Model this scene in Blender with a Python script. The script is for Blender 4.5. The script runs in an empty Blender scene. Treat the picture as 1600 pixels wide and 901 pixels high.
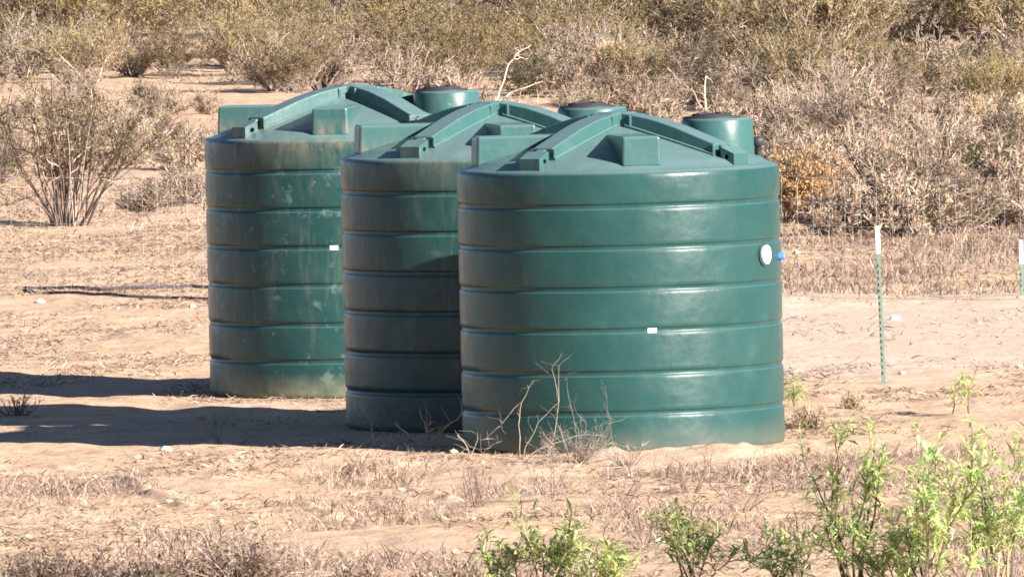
import bpy, bmesh, math, random
import numpy as np
from mathutils import Vector, Matrix
R = math.radians
scene = bpy.context.scene
C = scene.collection
# ------------------------------------------------------------------ camera, sky, sun, exposure
F_PX, CAM_H, PITCH, ROLL = 21730.0, 6.0, 2.411, -1.3
cam = bpy.data.cameras.new('camera'); camo = bpy.data.objects.new('camera', cam); C.objects.link(camo)
cam.sensor_width = 36; cam.lens = F_PX * 36 / 1600; cam.clip_start = 1; cam.clip_end = 20000
CM = Matrix.Translation((0, 0, CAM_H)) @ Matrix.Rotation(R(90 - PITCH), 4, 'X') @ Matrix.Rotation(R(ROLL), 4, 'Z')
camo.matrix_world = CM
scene.camera = camo
SUN_AZ, SUN_EL = 50.2, 22.0          # degrees right of the direction back to the camera
world = bpy.data.worlds.new('World'); scene.world = world; world.use_nodes = True
wn = world.node_tree.nodes; wl = world.node_tree.links
sky = wn.new('ShaderNodeTexSky'); sky.sky_type = 'NISHITA'; sky.sun_disc = False
sky.sun_elevation = R(SUN_EL); sky.sun_rotation = R(180 - SUN_AZ); sky.dust_density = .3; sky.air_density = .55; sky.altitude = 1500
bgn = wn['Background']; bgn.inputs[1].default_value = 0.05
wl.new(sky.outputs[0], bgn.inputs[0])
sun = bpy.data.lights.new('sun', 'SUN'); sun.energy = 5.0; sun.angle = R(0.53); sun.color = (1.0, 0.91, 0.82)
suno = bpy.data.objects.new('sun', sun); C.objects.link(suno)
sd = Vector((math.sin(R(SUN_AZ)) * math.cos(R(SUN_EL)), -math.cos(R(SUN_AZ)) * math.cos(R(SUN_EL)), math.sin(R(SUN_EL))))
suno.rotation_euler = sd.to_track_quat('Z', 'Y').to_euler(); suno.location = (30, 40, 30)
vs = scene.view_settings; vs.view_transform = 'Standard'; vs.look = 'None'; vs.gamma = 1; vs.exposure = 1.66
scene.render.filepath = scene.render.filepath
scene.cycles.filter_width = 1.7
scene.cycles.max_bounces = 6; scene.cycles.diffuse_bounces = 2

def ground_at(px, py, z=0.0):
    """point of the ground plane seen at photo pixel (1600 wide)"""
    d = CM.to_3x3() @ Vector(((px - 800) / F_PX, -(py - 450.5) / F_PX, -1))
    t = (z - CAM_H) / d.z
    return (d.x * t, d.y * t)

# ------------------------------------------------------------------ noise and terrain
def vnoise(x, y, seed):
    rs = np.random.RandomState(seed); T = rs.rand(256, 256)
    xi = np.floor(x).astype(np.int64); yi = np.floor(y).astype(np.int64)
    fx = x - xi; fy = y - yi; fx = fx * fx * (3 - 2 * fx); fy = fy * fy * (3 - 2 * fy)
    a = T[xi & 255, yi & 255]; b = T[(xi + 1) & 255, yi & 255]; c = T[xi & 255, (yi + 1) & 255]; d = T[(xi + 1) & 255, (yi + 1) & 255]
    return (a * (1 - fx) + b * fx) * (1 - fy) + (c * (1 - fx) + d * fx) * fy - 0.5

TANKS = [  # x, y, rotation of lid pattern, wear
    (0.875, 112.0, 9.0, 0), (-0.107, 115.75, 9.0, 1), (-1.368, 121.9, -9.0, 2)]
MOUNDS = [(1085, 708, .6, .55, .045), (1150, 706, .35, .5, .035), (940, 712, .5, .4, .05), (1280, 700, .6, .8, .05)]
MP = [ground_at(m[0], m[1]) + m[2:] for m in MOUNDS]
RUTS = [((165, 742), (292, 796)), ((225, 762), (300, 800)), ((500, 722), (575, 745)), ((635, 762), (715, 787)), ((430, 786), (540, 818)),
        ((330, 775), (370, 782)), ((120, 735), (60, 728)), ((560, 735), (720, 720)), ((700, 830), (790, 835)), ((20, 800), (140, 815)), ((820, 745), (900, 760))]
RP = [(np.array(ground_at(*a)), np.array(ground_at(*b))) for a, b in RUTS]
def H(x, y):
    x = np.asarray(x, float); y = np.asarray(y, float)
    near = np.clip((300 - y) / 60, 0, 1)
    fl = np.clip((y - 103) / 4, 0, 1) * np.clip((134 - y) / 5, 0, 1)          # levelled pad round the tanks
    h = (0.10 * vnoise(x / 7, y / 9, 1) + 0.07 * vnoise(x / 2.1, y / 2.6, 2)) * (1 - .75 * fl) + 0.045 * vnoise(x / .8, y / 1.0, 3) * near
    h = h + (0.026 * vnoise(x / .33, y / .42, 4) + 0.014 * vnoise(x / .14, y / .2, 5)) * near
    h = h + 0.5 * np.clip((y - 190) / 60, 0, 1) * vnoise(x / 9, y / 12, 8)
    ml = np.clip((y - 123) / 3, 0, 1) * np.clip((139 - y) / 4, 0, 1) * np.clip((x - 1.6) / 1.5, 0, 1)   # smooth track on the right
    h = h * (1 - .55 * ml)
    for a, b in RP:
        ab = b - a; L = np.hypot(*ab); u = ab / L
        t = (x - a[0]) * u[0] + (y - a[1]) * u[1]; s = (x - a[0]) * (-u[1]) + (y - a[1]) * u[0]
        s = s + .12 * vnoise(t * 2.0, t * 0, 9)
        w = np.clip(t / .5, 0, 1) * np.clip((L - t) / .5, 0, 1)
        sg = -s * np.sign(u[1]) if u[1] != 0 else s
        h = h + w * 0.032 * np.exp(-((sg - .02) / .06) ** 2) * (1 + 1.5 * vnoise(x / .2, y / .35, 31))
    for tx, ty, _, _ in TANKS:
        d = np.hypot(x - tx, y - ty); k = np.clip((d - 1.38) / .9, 0, 1); k = k * k * (3 - 2 * k)
        h = h * k
    for mx, my, sx, sy, a in MP:
        h = h + a * np.exp(-((x - mx) / sx * 1.6) ** 2 - ((y - my) / sy) ** 2) * (1 + 1.2 * vnoise(x / .13, y / .18, 11))
    return h
def Hs(x, y): return float(H(np.array([x]), np.array([y]))[0])

# ------------------------------------------------------------------ materials
def nmat(name):
    m = bpy.data.materials.new(name); m.use_nodes = True
    return m, m.node_tree.nodes, m.node_tree.links, m.node_tree.nodes['Principled BSDF']
def noise(n, l, scale, detail=4, rough=.55, vec=None, sc=None):
    t = n.new('ShaderNodeTexNoise'); t.inputs['Scale'].default_value = scale; t.inputs['Detail'].default_value = detail; t.inputs['Roughness'].default_value = rough
    if vec:
        if sc:
            mp = n.new('ShaderNodeMapping'); mp.inputs['Scale'].default_value = sc; l.new(vec, mp.inputs[0]); vec = mp.outputs[0]
        l.new(vec, t.inputs['Vector'])
    return t.outputs['Fac']
def ramp(n, l, fac, stops):
    r = n.new('ShaderNodeValToRGB'); l.new(fac, r.inputs[0]); e = r.color_ramp.elements
    while len(e) < len(stops): e.new(.5)
    for i, (p, c) in enumerate(stops):
        e[i].position = p; e[i].color = (c[0], c[1], c[2], 1) if not isinstance(c, (int, float)) else (c, c, c, 1)
    return r.outputs[0]
def mix(n, l, fac, a, b, mode='MIX'):
    m = n.new('ShaderNodeMix'); m.data_type = 'RGBA'; m.blend_type = mode
    for i, v in ((0, fac), (6, a), (7, b)):
        if isinstance(v, (int, float)): m.inputs[i].default_value = v
        elif isinstance(v, tuple): m.inputs[i].default_value = (*v, 1)
        else: l.new(v, m.inputs[i])
    return m.outputs[2]
def math_(n, l, op, a, b=0.0):
    m = n.new('ShaderNodeMath'); m.operation = op
    for i, v in ((0, a), (1, b)):
        if isinstance(v, (int, float)): m.inputs[i].default_value = v
        else: l.new(v, m.inputs[i])
    return m.outputs[0]
def simple(name, col, rough=.5, spec=.5):
    m, n, l, p = nmat(name); tc = n.new('ShaderNodeTexCoord')
    f = noise(n, l, 30, 3, .6, tc.outputs['Object'])
    c = ramp(n, l, f, [(.3, tuple(v * .82 for v in col)), (.7, tuple(min(1, v * 1.12) for v in col))])
    l.new(c, p.inputs['Base Color']); p.inputs['Roughness'].default_value = rough; p.inputs['Specular IOR Level'].default_value = spec
    return m

def ground_material():
    m, n, l, p = nmat('desert_dirt'); g = n.new('ShaderNodeNewGeometry'); v = g.outputs['Position']
    big = noise(n, l, .35, 4, .6, v); mid = noise(n, l, 2.2, 5, .65, v); fine = noise(n, l, 22, 5, .7, v)
    c = ramp(n, l, mid, [(.30, (.44, .300, .200)), (.5, (.585, .415, .280)), (.68, (.69, .515, .365))])
    c = mix(n, l, math_(n, l, 'MULTIPLY', ramp(n, l, big, [(.42, 0), (.62, 1)]), .55), c, (.52, .385, .300))
    f2 = ramp(n, l, fine, [(.36, (.60, .55, .52)), (.52, (1, 1, 1)), (.66, (1.1, 1.1, 1.1))])
    c = mix(n, l, .75, c, f2, 'MULTIPLY')
    vo = n.new('ShaderNodeTexVoronoi'); vo.inputs['Scale'].default_value = 14; l.new(v, vo.inputs['Vector'])
    peb = ramp(n, l, vo.outputs['Distance'], [(.0, 1), (.16, 1), (.22, 0)])
    pc = math_(n, l, 'MULTIPLY', peb, ramp(n, l, noise(n, l, 5, 2, .5, v), [(.54, 0), (.6, 1)]))
    c = mix(n, l, math_(n, l, 'MULTIPLY', pc, .6), c, mix(n, l, noise(n, l, 9, 1, .5, v), (.38, .26, .20), (.74, .66, .56)))
    # smoother, greyer worn strip to the right of the tanks
    s0 = n.new('ShaderNodeSeparateXYZ'); l.new(v, s0.inputs[0]); yy = math_(n, l, 'ADD', s0.outputs[1], math_(n, l, 'MULTIPLY', noise(n, l, .5, 3, .6, v), 5))
    a1 = n.new('ShaderNodeMapRange'); a1.inputs[1].default_value = 123; a1.inputs[2].default_value = 127; l.new(yy, a1.inputs[0])
    a2 = n.new('ShaderNodeMapRange'); a2.inputs[1].default_value = 144; a2.inputs[2].default_value = 139; l.new(yy, a2.inputs[0])
    a3 = n.new('ShaderNodeMapRange'); a3.inputs[1].default_value = 1.2; a3.inputs[2].default_value = 2.4; l.new(s0.outputs[0], a3.inputs[0])
    k = math_(n, l, 'MULTIPLY', math_(n, l, 'MULTIPLY', a1.outputs[0], a2.outputs[0]), math_(n, l, 'MULTIPLY', a3.outputs[0], .7))
    c = mix(n, l, k, c, (.56, .46, .39))
    # unseen soil in front and far to both sides, darkened to cut bounce light
    sp = n.new('ShaderNodeSeparateXYZ'); l.new(v, sp.inputs[0])
    wob = math_(n, l, 'MULTIPLY', noise(n, l, .25, 4, .6, v), 12)
    m1 = n.new('ShaderNodeMapRange'); m1.inputs[1].default_value = 98; m1.inputs[2].default_value = 92; l.new(math_(n, l, 'ADD', sp.outputs[1], wob), m1.inputs[0])
    m2 = n.new('ShaderNodeMapRange'); m2.inputs[1].default_value = 26; m2.inputs[2].default_value = 34; l.new(math_(n, l, 'ADD', math_(n, l, 'ABSOLUTE', sp.outputs[0]), wob), m2.inputs[0])
    added_scrub = ramp(n, l, noise(n, l, 1.1, 5, .7, v), [(.35, (.075, .06, .035)), (.6, (.20, .15, .095))])
    c = mix(n, l, math_(n, l, 'MAXIMUM', m1.outputs[0], m2.outputs[0]), c, added_scrub)
    l.new(c, p.inputs['Base Color']); p.inputs['Roughness'].default_value = .95; p.inputs['Specular IOR Level'].default_value = .1
    b = n.new('ShaderNodeBump'); b.inputs['Strength'].default_value = .8; b.inputs['Distance'].default_value = .03
    hh = math_(n, l, 'ADD', noise(n, l, 9, 6, .7, v), math_(n, l, 'MULTIPLY', pc, .5)); l.new(hh, b.inputs['Height']); l.new(b.outputs[0], p.inputs['Normal'])
    return m

def tank_material(name, wear):
    """moulded green polyethylene; wear 0 clean, 1 streaked, 2 dusty"""
    m, n, l, p = nmat(name); tc = n.new('ShaderNodeTexCoord'); v = tc.outputs['Object']
    sep = n.new('ShaderNodeSeparateXYZ'); l.new(v, sep.inputs[0]); z = sep.outputs[2]
    base = ramp(n, l, noise(n, l, 1.6, 4, .6, v), [(.3, (.0095, .047, .045)), (.7, (.013, .060, .057))])
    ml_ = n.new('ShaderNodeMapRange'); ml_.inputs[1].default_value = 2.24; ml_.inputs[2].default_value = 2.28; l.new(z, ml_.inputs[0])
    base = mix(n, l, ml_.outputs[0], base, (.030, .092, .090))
    # faint dust film everywhere
    film = math_(n, l, 'MULTIPLY', ramp(n, l, noise(n, l, 3.5, 5, .65, v), [(.42, 0), (.75, 1)]), (.04, .05, .07)[wear])
    c = mix(n, l, film, base, (.22, .22, .17))
    # round chalky smudges
    sm = ramp(n, l, noise(n, l, (3.0, 5.5, 6.5)[wear], 5, .65, v, (1, 1, 1.2)), [(.60, 0), (.68, 1)])
    c = mix(n, l, math_(n, l, 'MULTIPLY', sm, (.07, .16, .42)[wear]), c, (.15, .22, .20))
    if wear:
        st = ramp(n, l, noise(n, l, 5.0, 6, .75, v, (1.9, 1.9, .30)), [(.54, 0), (.61, 1)])
        c = mix(n, l, math_(n, l, 'MULTIPLY', st, (.0, .15, .16)[wear]), c, (.16, .165, .12))
        top = ramp(n, l, math_(n, l, 'ADD', z, math_(n, l, 'MULTIPLY', noise(n, l, 5, 5, .7, v, (1.5, 1.5, .6)), .55)), [(0.0, 0), (1.0, 0)])
        # dirt washed over the shoulder: strongest in the top band
        mr = n.new('ShaderNodeMapRange'); mr.inputs[1].default_value = 1.98; mr.inputs[2].default_value = 2.26; l.new(z, mr.inputs[0])
        nz = ramp(n, l, noise(n, l, 6, 5, .7, v, (1.5, 1.5, .5)), [(.40, 0), (.60, 1)])
        mt = n.new('ShaderNodeMapRange'); mt.inputs[1].default_value = 2.44; mt.inputs[2].default_value = 2.30; l.new(z, mt.inputs[0])
        k = math_(n, l, 'MULTIPLY', math_(n, l, 'MULTIPLY', mr.outputs[0], nz), math_(n, l, 'MULTIPLY', mt.outputs[0], (0, .34, .60)[wear]))
        c = mix(n, l, k, c, (.23, .19, .135))
    if wear == 2:
        mb = n.new('ShaderNodeMapRange'); mb.inputs[1].default_value = .22; mb.inputs[2].default_value = .0; l.new(z, mb.inputs[0])
        k = math_(n, l, 'MULTIPLY', mb.outputs[0], ramp(n, l, noise(n, l, 5, 4, .6, v), [(.35, .2), (.6, .9)]))
        c = mix(n, l, k, c, (.18, .20, .13))
    md = n.new('ShaderNodeMapRange'); md.inputs[1].default_value = .22; md.inputs[2].default_value = .0; l.new(z, md.inputs[0])
    c = mix(n, l, math_(n, l, 'MULTIPLY', math_(n, l, 'MULTIPLY', md.outputs[0], noise(n, l, 6, 4, .6, v)), .5), c, (.26, .20, .14))
    # upward faces paler and bluish: sky reflection put into the colour with settled dust
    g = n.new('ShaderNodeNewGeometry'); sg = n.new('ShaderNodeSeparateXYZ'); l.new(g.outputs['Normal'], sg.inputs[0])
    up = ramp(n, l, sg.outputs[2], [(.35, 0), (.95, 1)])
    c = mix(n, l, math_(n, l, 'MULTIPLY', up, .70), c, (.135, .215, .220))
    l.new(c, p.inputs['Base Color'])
    ro = ramp(n, l, noise(n, l, 5, 4, .6, v), [(.3, .30), (.7, .42)]); l.new(ro, p.inputs['Roughness'])
    p.inputs['Specular IOR Level'].default_value = .38
    b = n.new('ShaderNodeBump'); b.inputs['Strength'].default_value = .5; b.inputs['Distance'].default_value = .022
    l.new(noise(n, l, 3.6, 3, .5, v), b.inputs['Height']); l.new(b.outputs[0], p.inputs['Normal'])
    return m

def plant_material(name, trans=0.0, rough=.8):
    m, n, l, p = nmat(name); a = n.new('ShaderNodeAttribute'); a.attribute_name = 'Col'
    tc = n.new('ShaderNodeTexCoord')
    k = ramp(n, l, noise(n, l, 60, 3, .6, tc.outputs['Object']), [(.3, (.8, .8, .8)), (.7, (1.15, 1.15, 1.15))])
    oi = n.new('ShaderNodeObjectInfo')
    v = n.new('ShaderNodeMapRange'); v.inputs[3].default_value = .62; v.inputs[4].default_value = 1.38; l.new(oi.outputs['Random'], v.inputs[0])
    c = mix(n, l, 1.0, a.outputs['Color'], k, 'MULTIPLY')
    hs = n.new('ShaderNodeHueSaturation'); l.new(v.outputs[0], hs.inputs['Value']); l.new(c, hs.inputs['Color']); c = hs.outputs[0]
    l.new(c, p.inputs['Base Color']); p.inputs['Roughness'].default_value = rough; p.inputs['Specular IOR Level'].default_value = .25
    if trans:
        t = n.new('ShaderNodeBsdfTranslucent'); l.new(c, t.inputs[0]); ms = n.new('ShaderNodeMixShader'); ms.inputs[0].default_value = trans
        l.new(p.outputs[0], ms.inputs[1]); l.new(t.outputs[0], ms.inputs[2]); l.new(ms.outputs[0], n['Material Output'].inputs[0])
    return m
M_GROUND = ground_material()
M_WOOD = plant_material('dry_wood'); M_LEAF = plant_material('small_leaves', .3, .6); M_STRAW = plant_material('straw', .15, .75)
M_GREEN = plant_material('fresh_leaves', .45, .5)
M_BLACK = simple('black_plastic', (.030, .030, .034), .6)
M_WHITE = simple('white_label', (.95, .96, .97), .4)
M_BLUE = simple('blue_fitting', (.08, .20, .60), .35)
M_HOLE = simple('socket_shadow_plastic', (.012, .02, .02), .7)
M_POSTG = simple('green_post_paint', (.055, .105, .075), .55)
M_POSTW = simple('white_post_paint', (.88, .88, .86), .5)
M_WIRE = simple('galvanised_wire', (.66, .66, .65), .45)
M_PIPE = simple('dark_pipe_rubber', (.05, .04, .05), .6)
M_ROCK = simple('pale_rock', (.56, .48, .41), .9)

# ------------------------------------------------------------------ object helpers
def tag(o, label=None, cat=None, group=None, kind=None):
    if label: o['label'] = label
    if cat: o['category'] = cat
    if group: o['group'] = group
    if kind: o['kind'] = kind
    return o
def link_bm(name, bm, mat, parent=None, smooth=True, loc=None):
    me = bpy.data.meshes.new(name); bm.normal_update(); bm.to_mesh(me); bm.free(); me.materials.append(mat)
    if smooth: me.polygons.foreach_set('use_smooth', [True] * len(me.polygons))
    o = bpy.data.objects.new(name, me); C.objects.link(o)
    if parent: o.parent = parent
    if loc: o.location = loc
    return o
def empty(name, loc=(0, 0, 0), rz=0):
    o = bpy.data.objects.new(name, None); C.objects.link(o); o.location = loc; o.rotation_euler = (0, 0, rz); o.empty_display_size = .2
    return o
def lathe(bm, prof, seg=64, c=(0, 0), cap_top=False, cap_bot=False):
    rings = []
    for r, z in prof:
        rings.append([bm.verts.new((c[0] + r * math.cos(2 * math.pi * i / seg), c[1] + r * math.sin(2 * math.pi * i / seg), z)) for i in range(seg)])
    for a, b in zip(rings, rings[1:]):
        for i in range(seg):
            j = (i + 1) % seg; bm.faces.new((a[i], a[j], b[j], b[i]))
    if cap_top: bm.faces.new(rings[-1])
    if cap_bot: bm.faces.new(rings[0][::-1])
    return rings
def bevel(o, w=.01, seg=2):
    b = o.modifiers.new('bevel', 'BEVEL'); b.width = w; b.segments = seg; b.limit_method = 'ANGLE'; b.angle_limit = R(35)
    return o

class PB:
    """collects wavy tapered twigs and small leaves with a colour per piece"""
    def __init__(s): s.v = []; s.f = []; s.c = []
    def tube(s, pts, r0, r1, col, k=3):
        b = len(s.v); n = len(pts)
        for i, p in enumerate(pts):
            d = (pts[min(i + 1, n - 1)] - pts[max(i - 1, 0)]); d.normalize() if d.length else None
            a = d.cross(Vector((.3, .9, .2))); a.normalize(); e = d.cross(a); r = r0 + (r1 - r0) * i / (n - 1)
            for q in range(k):
                t = 2 * math.pi * q / k; s.v.append(p + (a * math.cos(t) + e * math.sin(t)) * r); s.c.append(col)
        for i in range(n - 1):
            for q in range(k):
                q2 = (q + 1) % k; s.f.append((b + i * k + q, b + i * k + q2, b + (i + 1) * k + q2, b + (i + 1) * k + q))
    def leaf(s, p, d, L, w, col, droop=0.0):
        a = d.cross(Vector((random.uniform(-1, 1), random.uniform(-1, 1), random.uniform(-1, 1))))
        if a.length < 1e-4: return
        a.normalize(); b = len(s.v); m = p + d * L * .5; e = p + d * L + Vector((0, 0, -droop * L))
        s.v += [p, m + a * w * .5, e, m - a * w * .5]; s.c += [col] * 4; s.f.append((b, b + 1, b + 2, b + 3))
    def build(s, name, mat, parent=None):
        me = bpy.data.meshes.new(name); me.from_pydata([tuple(v) for v in s.v], [], s.f); me.materials.append(mat)
        at = me.color_attributes.new('Col', 'FLOAT_COLOR', 'POINT')
        arr = np.ones((len(s.v), 4), np.float32); arr[:, :3] = np.array(s.c, np.float32); at.data.foreach_set('color', arr.ravel())
        o = bpy.data.objects.new(name, me); C.objects.link(o)
        if parent: o.parent = parent
        return o
def jit(col, a=.15):
    k = 1 + random.uniform(-a, a); return tuple(max(0, c * k * (1 + random.uniform(-a, a) * .35)) for c in col)
def wavy(p, d, L, n, wob, up=0.0):
    pts = [p.copy()]; d = d.normalized()
    for i in range(n):
        d = d + Vector((random.gauss(0, wob), random.gauss(0, wob), random.gauss(0, wob) + up)); d.normalize()
        p = p + d * (L / n); pts.append(p.copy())
    return pts, d
def dirv(tilt, az): return Vector((math.sin(tilt) * math.cos(az), math.sin(tilt) * math.sin(az), math.cos(tilt)))

# ------------------------------------------------------------------ ground sheet
def spaced(lo, hi, a, b, fine, grow):
    xs = list(np.arange(a, b + 1e-6, fine)); s = fine; x = a
    left = []
    while x > lo: s *= grow; x -= s; left.append(max(x, lo))
    s = fine; x = xs[-1]; right = []
    while x < hi: s *= grow; x += s; right.append(min(x, hi))
    return np.array(left[::-1] + xs + right)
gx = spaced(-3000, 3000, -6.6, 6.6, .04, 1.12)
gy = np.concatenate([spaced(-500, 90, 90, 90.05, .5, 1.15)[:-2], np.arange(90.05, 140, .085), np.arange(140, 190, .22), spaced(190, 6000, 190, 310, 1.0, 1.12)])
gy = np.unique(gy)
X, Y = np.meshgrid(gx, gy)
Z = H(X, Y) * np.clip((600 - np.abs(Y)) / 300, 0, 1) * np.clip((200 - np.abs(X)) / 100, 0, 1)
nv = X.size; W = len(gx); Hh = len(gy)
me = bpy.data.meshes.new('ground'); me.vertices.add(nv)
me.vertices.foreach_set('co', np.stack([X, Y, Z], -1).astype(np.float32).ravel())
i = np.arange((Hh - 1) * (W - 1)); r_ = i // (W - 1); c_ = i % (W - 1); a = r_ * W + c_
q = np.stack([a, a + 1, a + W + 1, a + W], -1).astype(np.int32)
me.loops.add(q.size); me.loops.foreach_set('vertex_index', q.ravel()); me.polygons.add(len(q))
me.polygons.foreach_set('loop_start', np.arange(0, q.size, 4, dtype=np.int32)); me.polygons.foreach_set('use_smooth', np.ones(len(q), bool))
me.update(calc_edges=True); me.materials.append(M_GROUND)
go = bpy.data.objects.new('ground', me); C.objects.link(go); tag(go, kind='structure')

# ------------------------------------------------------------------ water tanks
TR = 1.30; SH = 2.25
GROOVES = [.32, .64, .98, 1.31, 1.64, 1.97]
def dome_z(r):
    t = max(0, min(1, (1.24 - r) / 1.24)); return SH + .022 + .345 * (t ** .93)
def rib_top(r):
    xs = [0, .15, .4, .62, .85, 1.05, 1.215]; zs = [.435, .428, .385, .325, .245, .175, .105]
    return SH + float(np.interp(r, xs, zs))
def build_body():
    bm = bmesh.new(); prof = [(1.0, 0.0), (TR - .03, .0), (TR - .008, .012), (TR - .002, .04)]
    edges = [.0] + GROOVES + [SH - .03]
    for k, g in enumerate(GROOVES):
        z0 = prof[-1][1]; z1 = g + .030
        for t in (.15, .35, .5, .65, .85):
            zz = z0 + (z1 - z0) * 0
        lo = edges[k] + .035 if k else .04
        hi = g - .034
        for t in np.linspace(0.08, .94, 7): prof.append((TR - .002 + .002 * math.sin(math.pi * t), lo + (hi - lo) * t))
        prof += [(TR - .002, g - .028), (TR - .003, g - .025), (TR - .012, g - .014), (TR - .0135, g - .010), (TR - .0125, g + .016), (TR - .011, g + .018), (TR - .003, g + .022), (TR - .001, g + .026)]
    lo = GROOVES[-1] + .04; hi = SH - .055
    for t in np.linspace(0, 1, 6): prof.append((TR + .002 * math.sin(math.pi * t), lo + (hi - lo) * t))
    for t in np.linspace(.15, 1, 7):
        a = t * math.pi / 2; prof.append((TR - .055 + .055 * math.cos(a), SH - .045 + .055 * math.sin(a) * .9))
    r0 = TR - .06
    for t in np.linspace(.03, 1, 16): r = r0 * (1 - t) + .02; prof.append((r, dome_z(r) if t > .04 else SH + .008))
    lathe(bm, prof, 144, cap_top=True)
    bmesh.ops.recalc_face_normals(bm, faces=bm.faces)
    return bm
def prism_strip(bm, stations, w, zb=lambda r: 0):
    """box beam running along +X through stations of (x, top, bottom, halfwidth)"""
    prev = None
    for (x, zt, zbt, hw) in stations:
        ring = [bm.verts.new((x, -hw * 1.12, zbt)), bm.verts.new((x, hw * 1.12, zbt)), bm.verts.new((x, hw, zt)), bm.verts.new((x, -hw, zt))]
        if prev:
            for a in range(4): b = (a + 1) % 4; bm.faces.new((prev[a], prev[b], ring[b], ring[a]))
        else: bm.faces.new(ring)
        prev = ring
    bm.faces.new(prev[::-1]); bmesh.ops.recalc_face_normals(bm, faces=bm.faces)
def rib_mesh():
    bm = bmesh.new(); hw = .10
    st = [(r, rib_top(r), dome_z(r) - .03, hw) for r in np.linspace(.05, 1.03, 16)]
    prism_strip(bm, st, hw)
    st = [(r, rib_top(r) - .004, dome_z(r) - .03, .045) for r in np.linspace(1.031, 1.085, 3)]   # notch
    prism_strip(bm, st, .04)
    for q in (.205, 1.018):
        for sg in (-1, 1):
            zm = (rib_top(q) + dome_z(q)) / 2; bmesh.ops.create_cube(bm, size=1, matrix=Matrix.Translation((q, sg * .107, zm)) @ Matrix.Diagonal((.028, .026, rib_top(q) - dome_z(q) - .012, 1)))
    return bm
def lip_mesh():
    bm = bmesh.new()
    for sgn in (-1, 1):
        prev = None
        for r in np.linspace(.16, 1.03, 14):
            zt = dome_z(r) + .020; y = sgn * .112
            ring = [bm.verts.new((r, y, zt - .04)), bm.verts.new((r, y + sgn * .012, zt - .04)), bm.verts.new((r, y + sgn * .012, zt - .008)), bm.verts.new((r, y, zt))]
            if prev:
                for a in range(4): b = (a + 1) % 4; bm.faces.new((prev[a], prev[b], ring[b], ring[a]))
            else: bm.faces.new(ring)
            prev = ring
        bm.faces.new(prev[::-1])
    bmesh.ops.recalc_face_normals(bm, faces=bm.faces); return bm
def lug_mesh():
    """end block of a rib with a round hole through it, side to side"""
    bm = bmesh.new(); r0, r1 = 1.086, 1.215; zb0, zb1 = dome_z(r0) - .02, SH + .006; zt0, zt1 = rib_top(r0), rib_top(r1)
    cx = 1.140; cz = (zb0 + zb1 + zt0 + zt1) / 4 - .002; hr = .022; N = 20
    def edge(t):   # point on the quad outline in direction t
        dx, dz = math.cos(t), math.sin(t); best = 9
        P = [(r0, zb0), (r1, zb1), (r1, zt1), (r0, zt0)]
        for k in range(4):
            (ax, az), (bx, bz) = P[k], P[(k + 1) % 4]; ex, ez = bx - ax, bz - az
            den = dx * ez - dz * ex
            if abs(den) < 1e-9: continue
            s = ((ax - cx) * ez - (az - cz) * ex) / den; u = ((ax - cx) * dz - (az - cz) * dx) / den
            if s > 0 and -1e-6 <= u <= 1 + 1e-6: best = min(best, s)
        return cx + dx * best, cz + dz * best
    angs = sorted([2 * math.pi * i / N for i in range(N)] + [math.atan2(z - cz, x - cx) % (2 * math.pi) for x, z in ((r0, zb0), (r1, zb1), (r1, zt1), (r0, zt0))])
    O = {}; I = {}
    for sgn in (-1, 1):
        O[sgn] = [bm.verts.new((edge(t)[0], sgn * .1, edge(t)[1])) for t in angs]
        I[sgn] = [bm.verts.new((cx + hr * math.cos(t), sgn * .1, cz + hr * math.sin(t))) for t in angs]
    n = len(angs)
    for i in range(n):
        j = (i + 1) % n
        for sgn in (-1, 1): bm.faces.new((O[sgn][i], O[sgn][j], I[sgn][j], I[sgn][i]))
        bm.faces.new((O[-1][i], O[-1][j], O[1][j], O[1][i])); bm.faces.new((I[-1][i], I[-1][j], I[1][j], I[1][i]))
    bmesh.ops.recalc_face_normals(bm, faces=bm.faces); return bm
def block_mesh():
    bm = bmesh.new(); zt = SH + .270; hw = .155; ro, ri = 1.165, .36
    v = [bm.verts.new(c) for c in ((ri, -hw, dome_z(ri) - .1), (ro + .01, -hw - .006, dome_z(ro) - .02), (ro + .01, hw + .006, dome_z(ro) - .02), (ri, hw, dome_z(ri) - .1),
                                   (ri, -hw, zt), (ro, -hw, zt), (ro, hw, zt), (ri, hw, zt))]
    for f in ((0, 3, 2, 1), (4, 5, 6, 7), (0, 1, 5, 4), (1, 2, 6, 5), (2, 3, 7, 6), (3, 0, 4, 7)): bm.faces.new([v[k] for k in f])
    bmesh.ops.recalc_face_normals(bm, faces=bm.faces); return bm
def az_rot(az_deg):   # azimuth measured to the right of the direction towards the camera -> rotation of local +X
    return R(-90 + az_deg)
def patch_mesh(az, z, w, h, r, round_=False, th=.004):
    """small label or disc bent round the wall at azimuth az"""
    bm = bmesh.new(); N = 12; cen = None; outer = []
    def P(u, v, rr):
        t = az_rot(az) + u / r; return bm.verts.new((rr * math.cos(t), rr * math.sin(t), z + v))
    if round_: pts = [(w / 2 * math.cos(2 * math.pi * k / 28), h / 2 * math.sin(2 * math.pi * k / 28)) for k in range(28)]
    else: pts = [(-w / 2, -h / 2), (0, -h / 2), (w / 2, -h / 2), (w / 2, h / 2), (0, h / 2), (-w / 2, h / 2)]
    a = [P(u, v, r) for u, v in pts]; b = [P(u, v, r + th) for u, v in pts]
    bm.faces.new(b)
    for k in range(len(pts)): j = (k + 1) % len(pts); bm.faces.new((a[k], a[j], b[j], b[k]))
    bmesh.ops.recalc_face_normals(bm, faces=bm.faces); return bm

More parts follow.
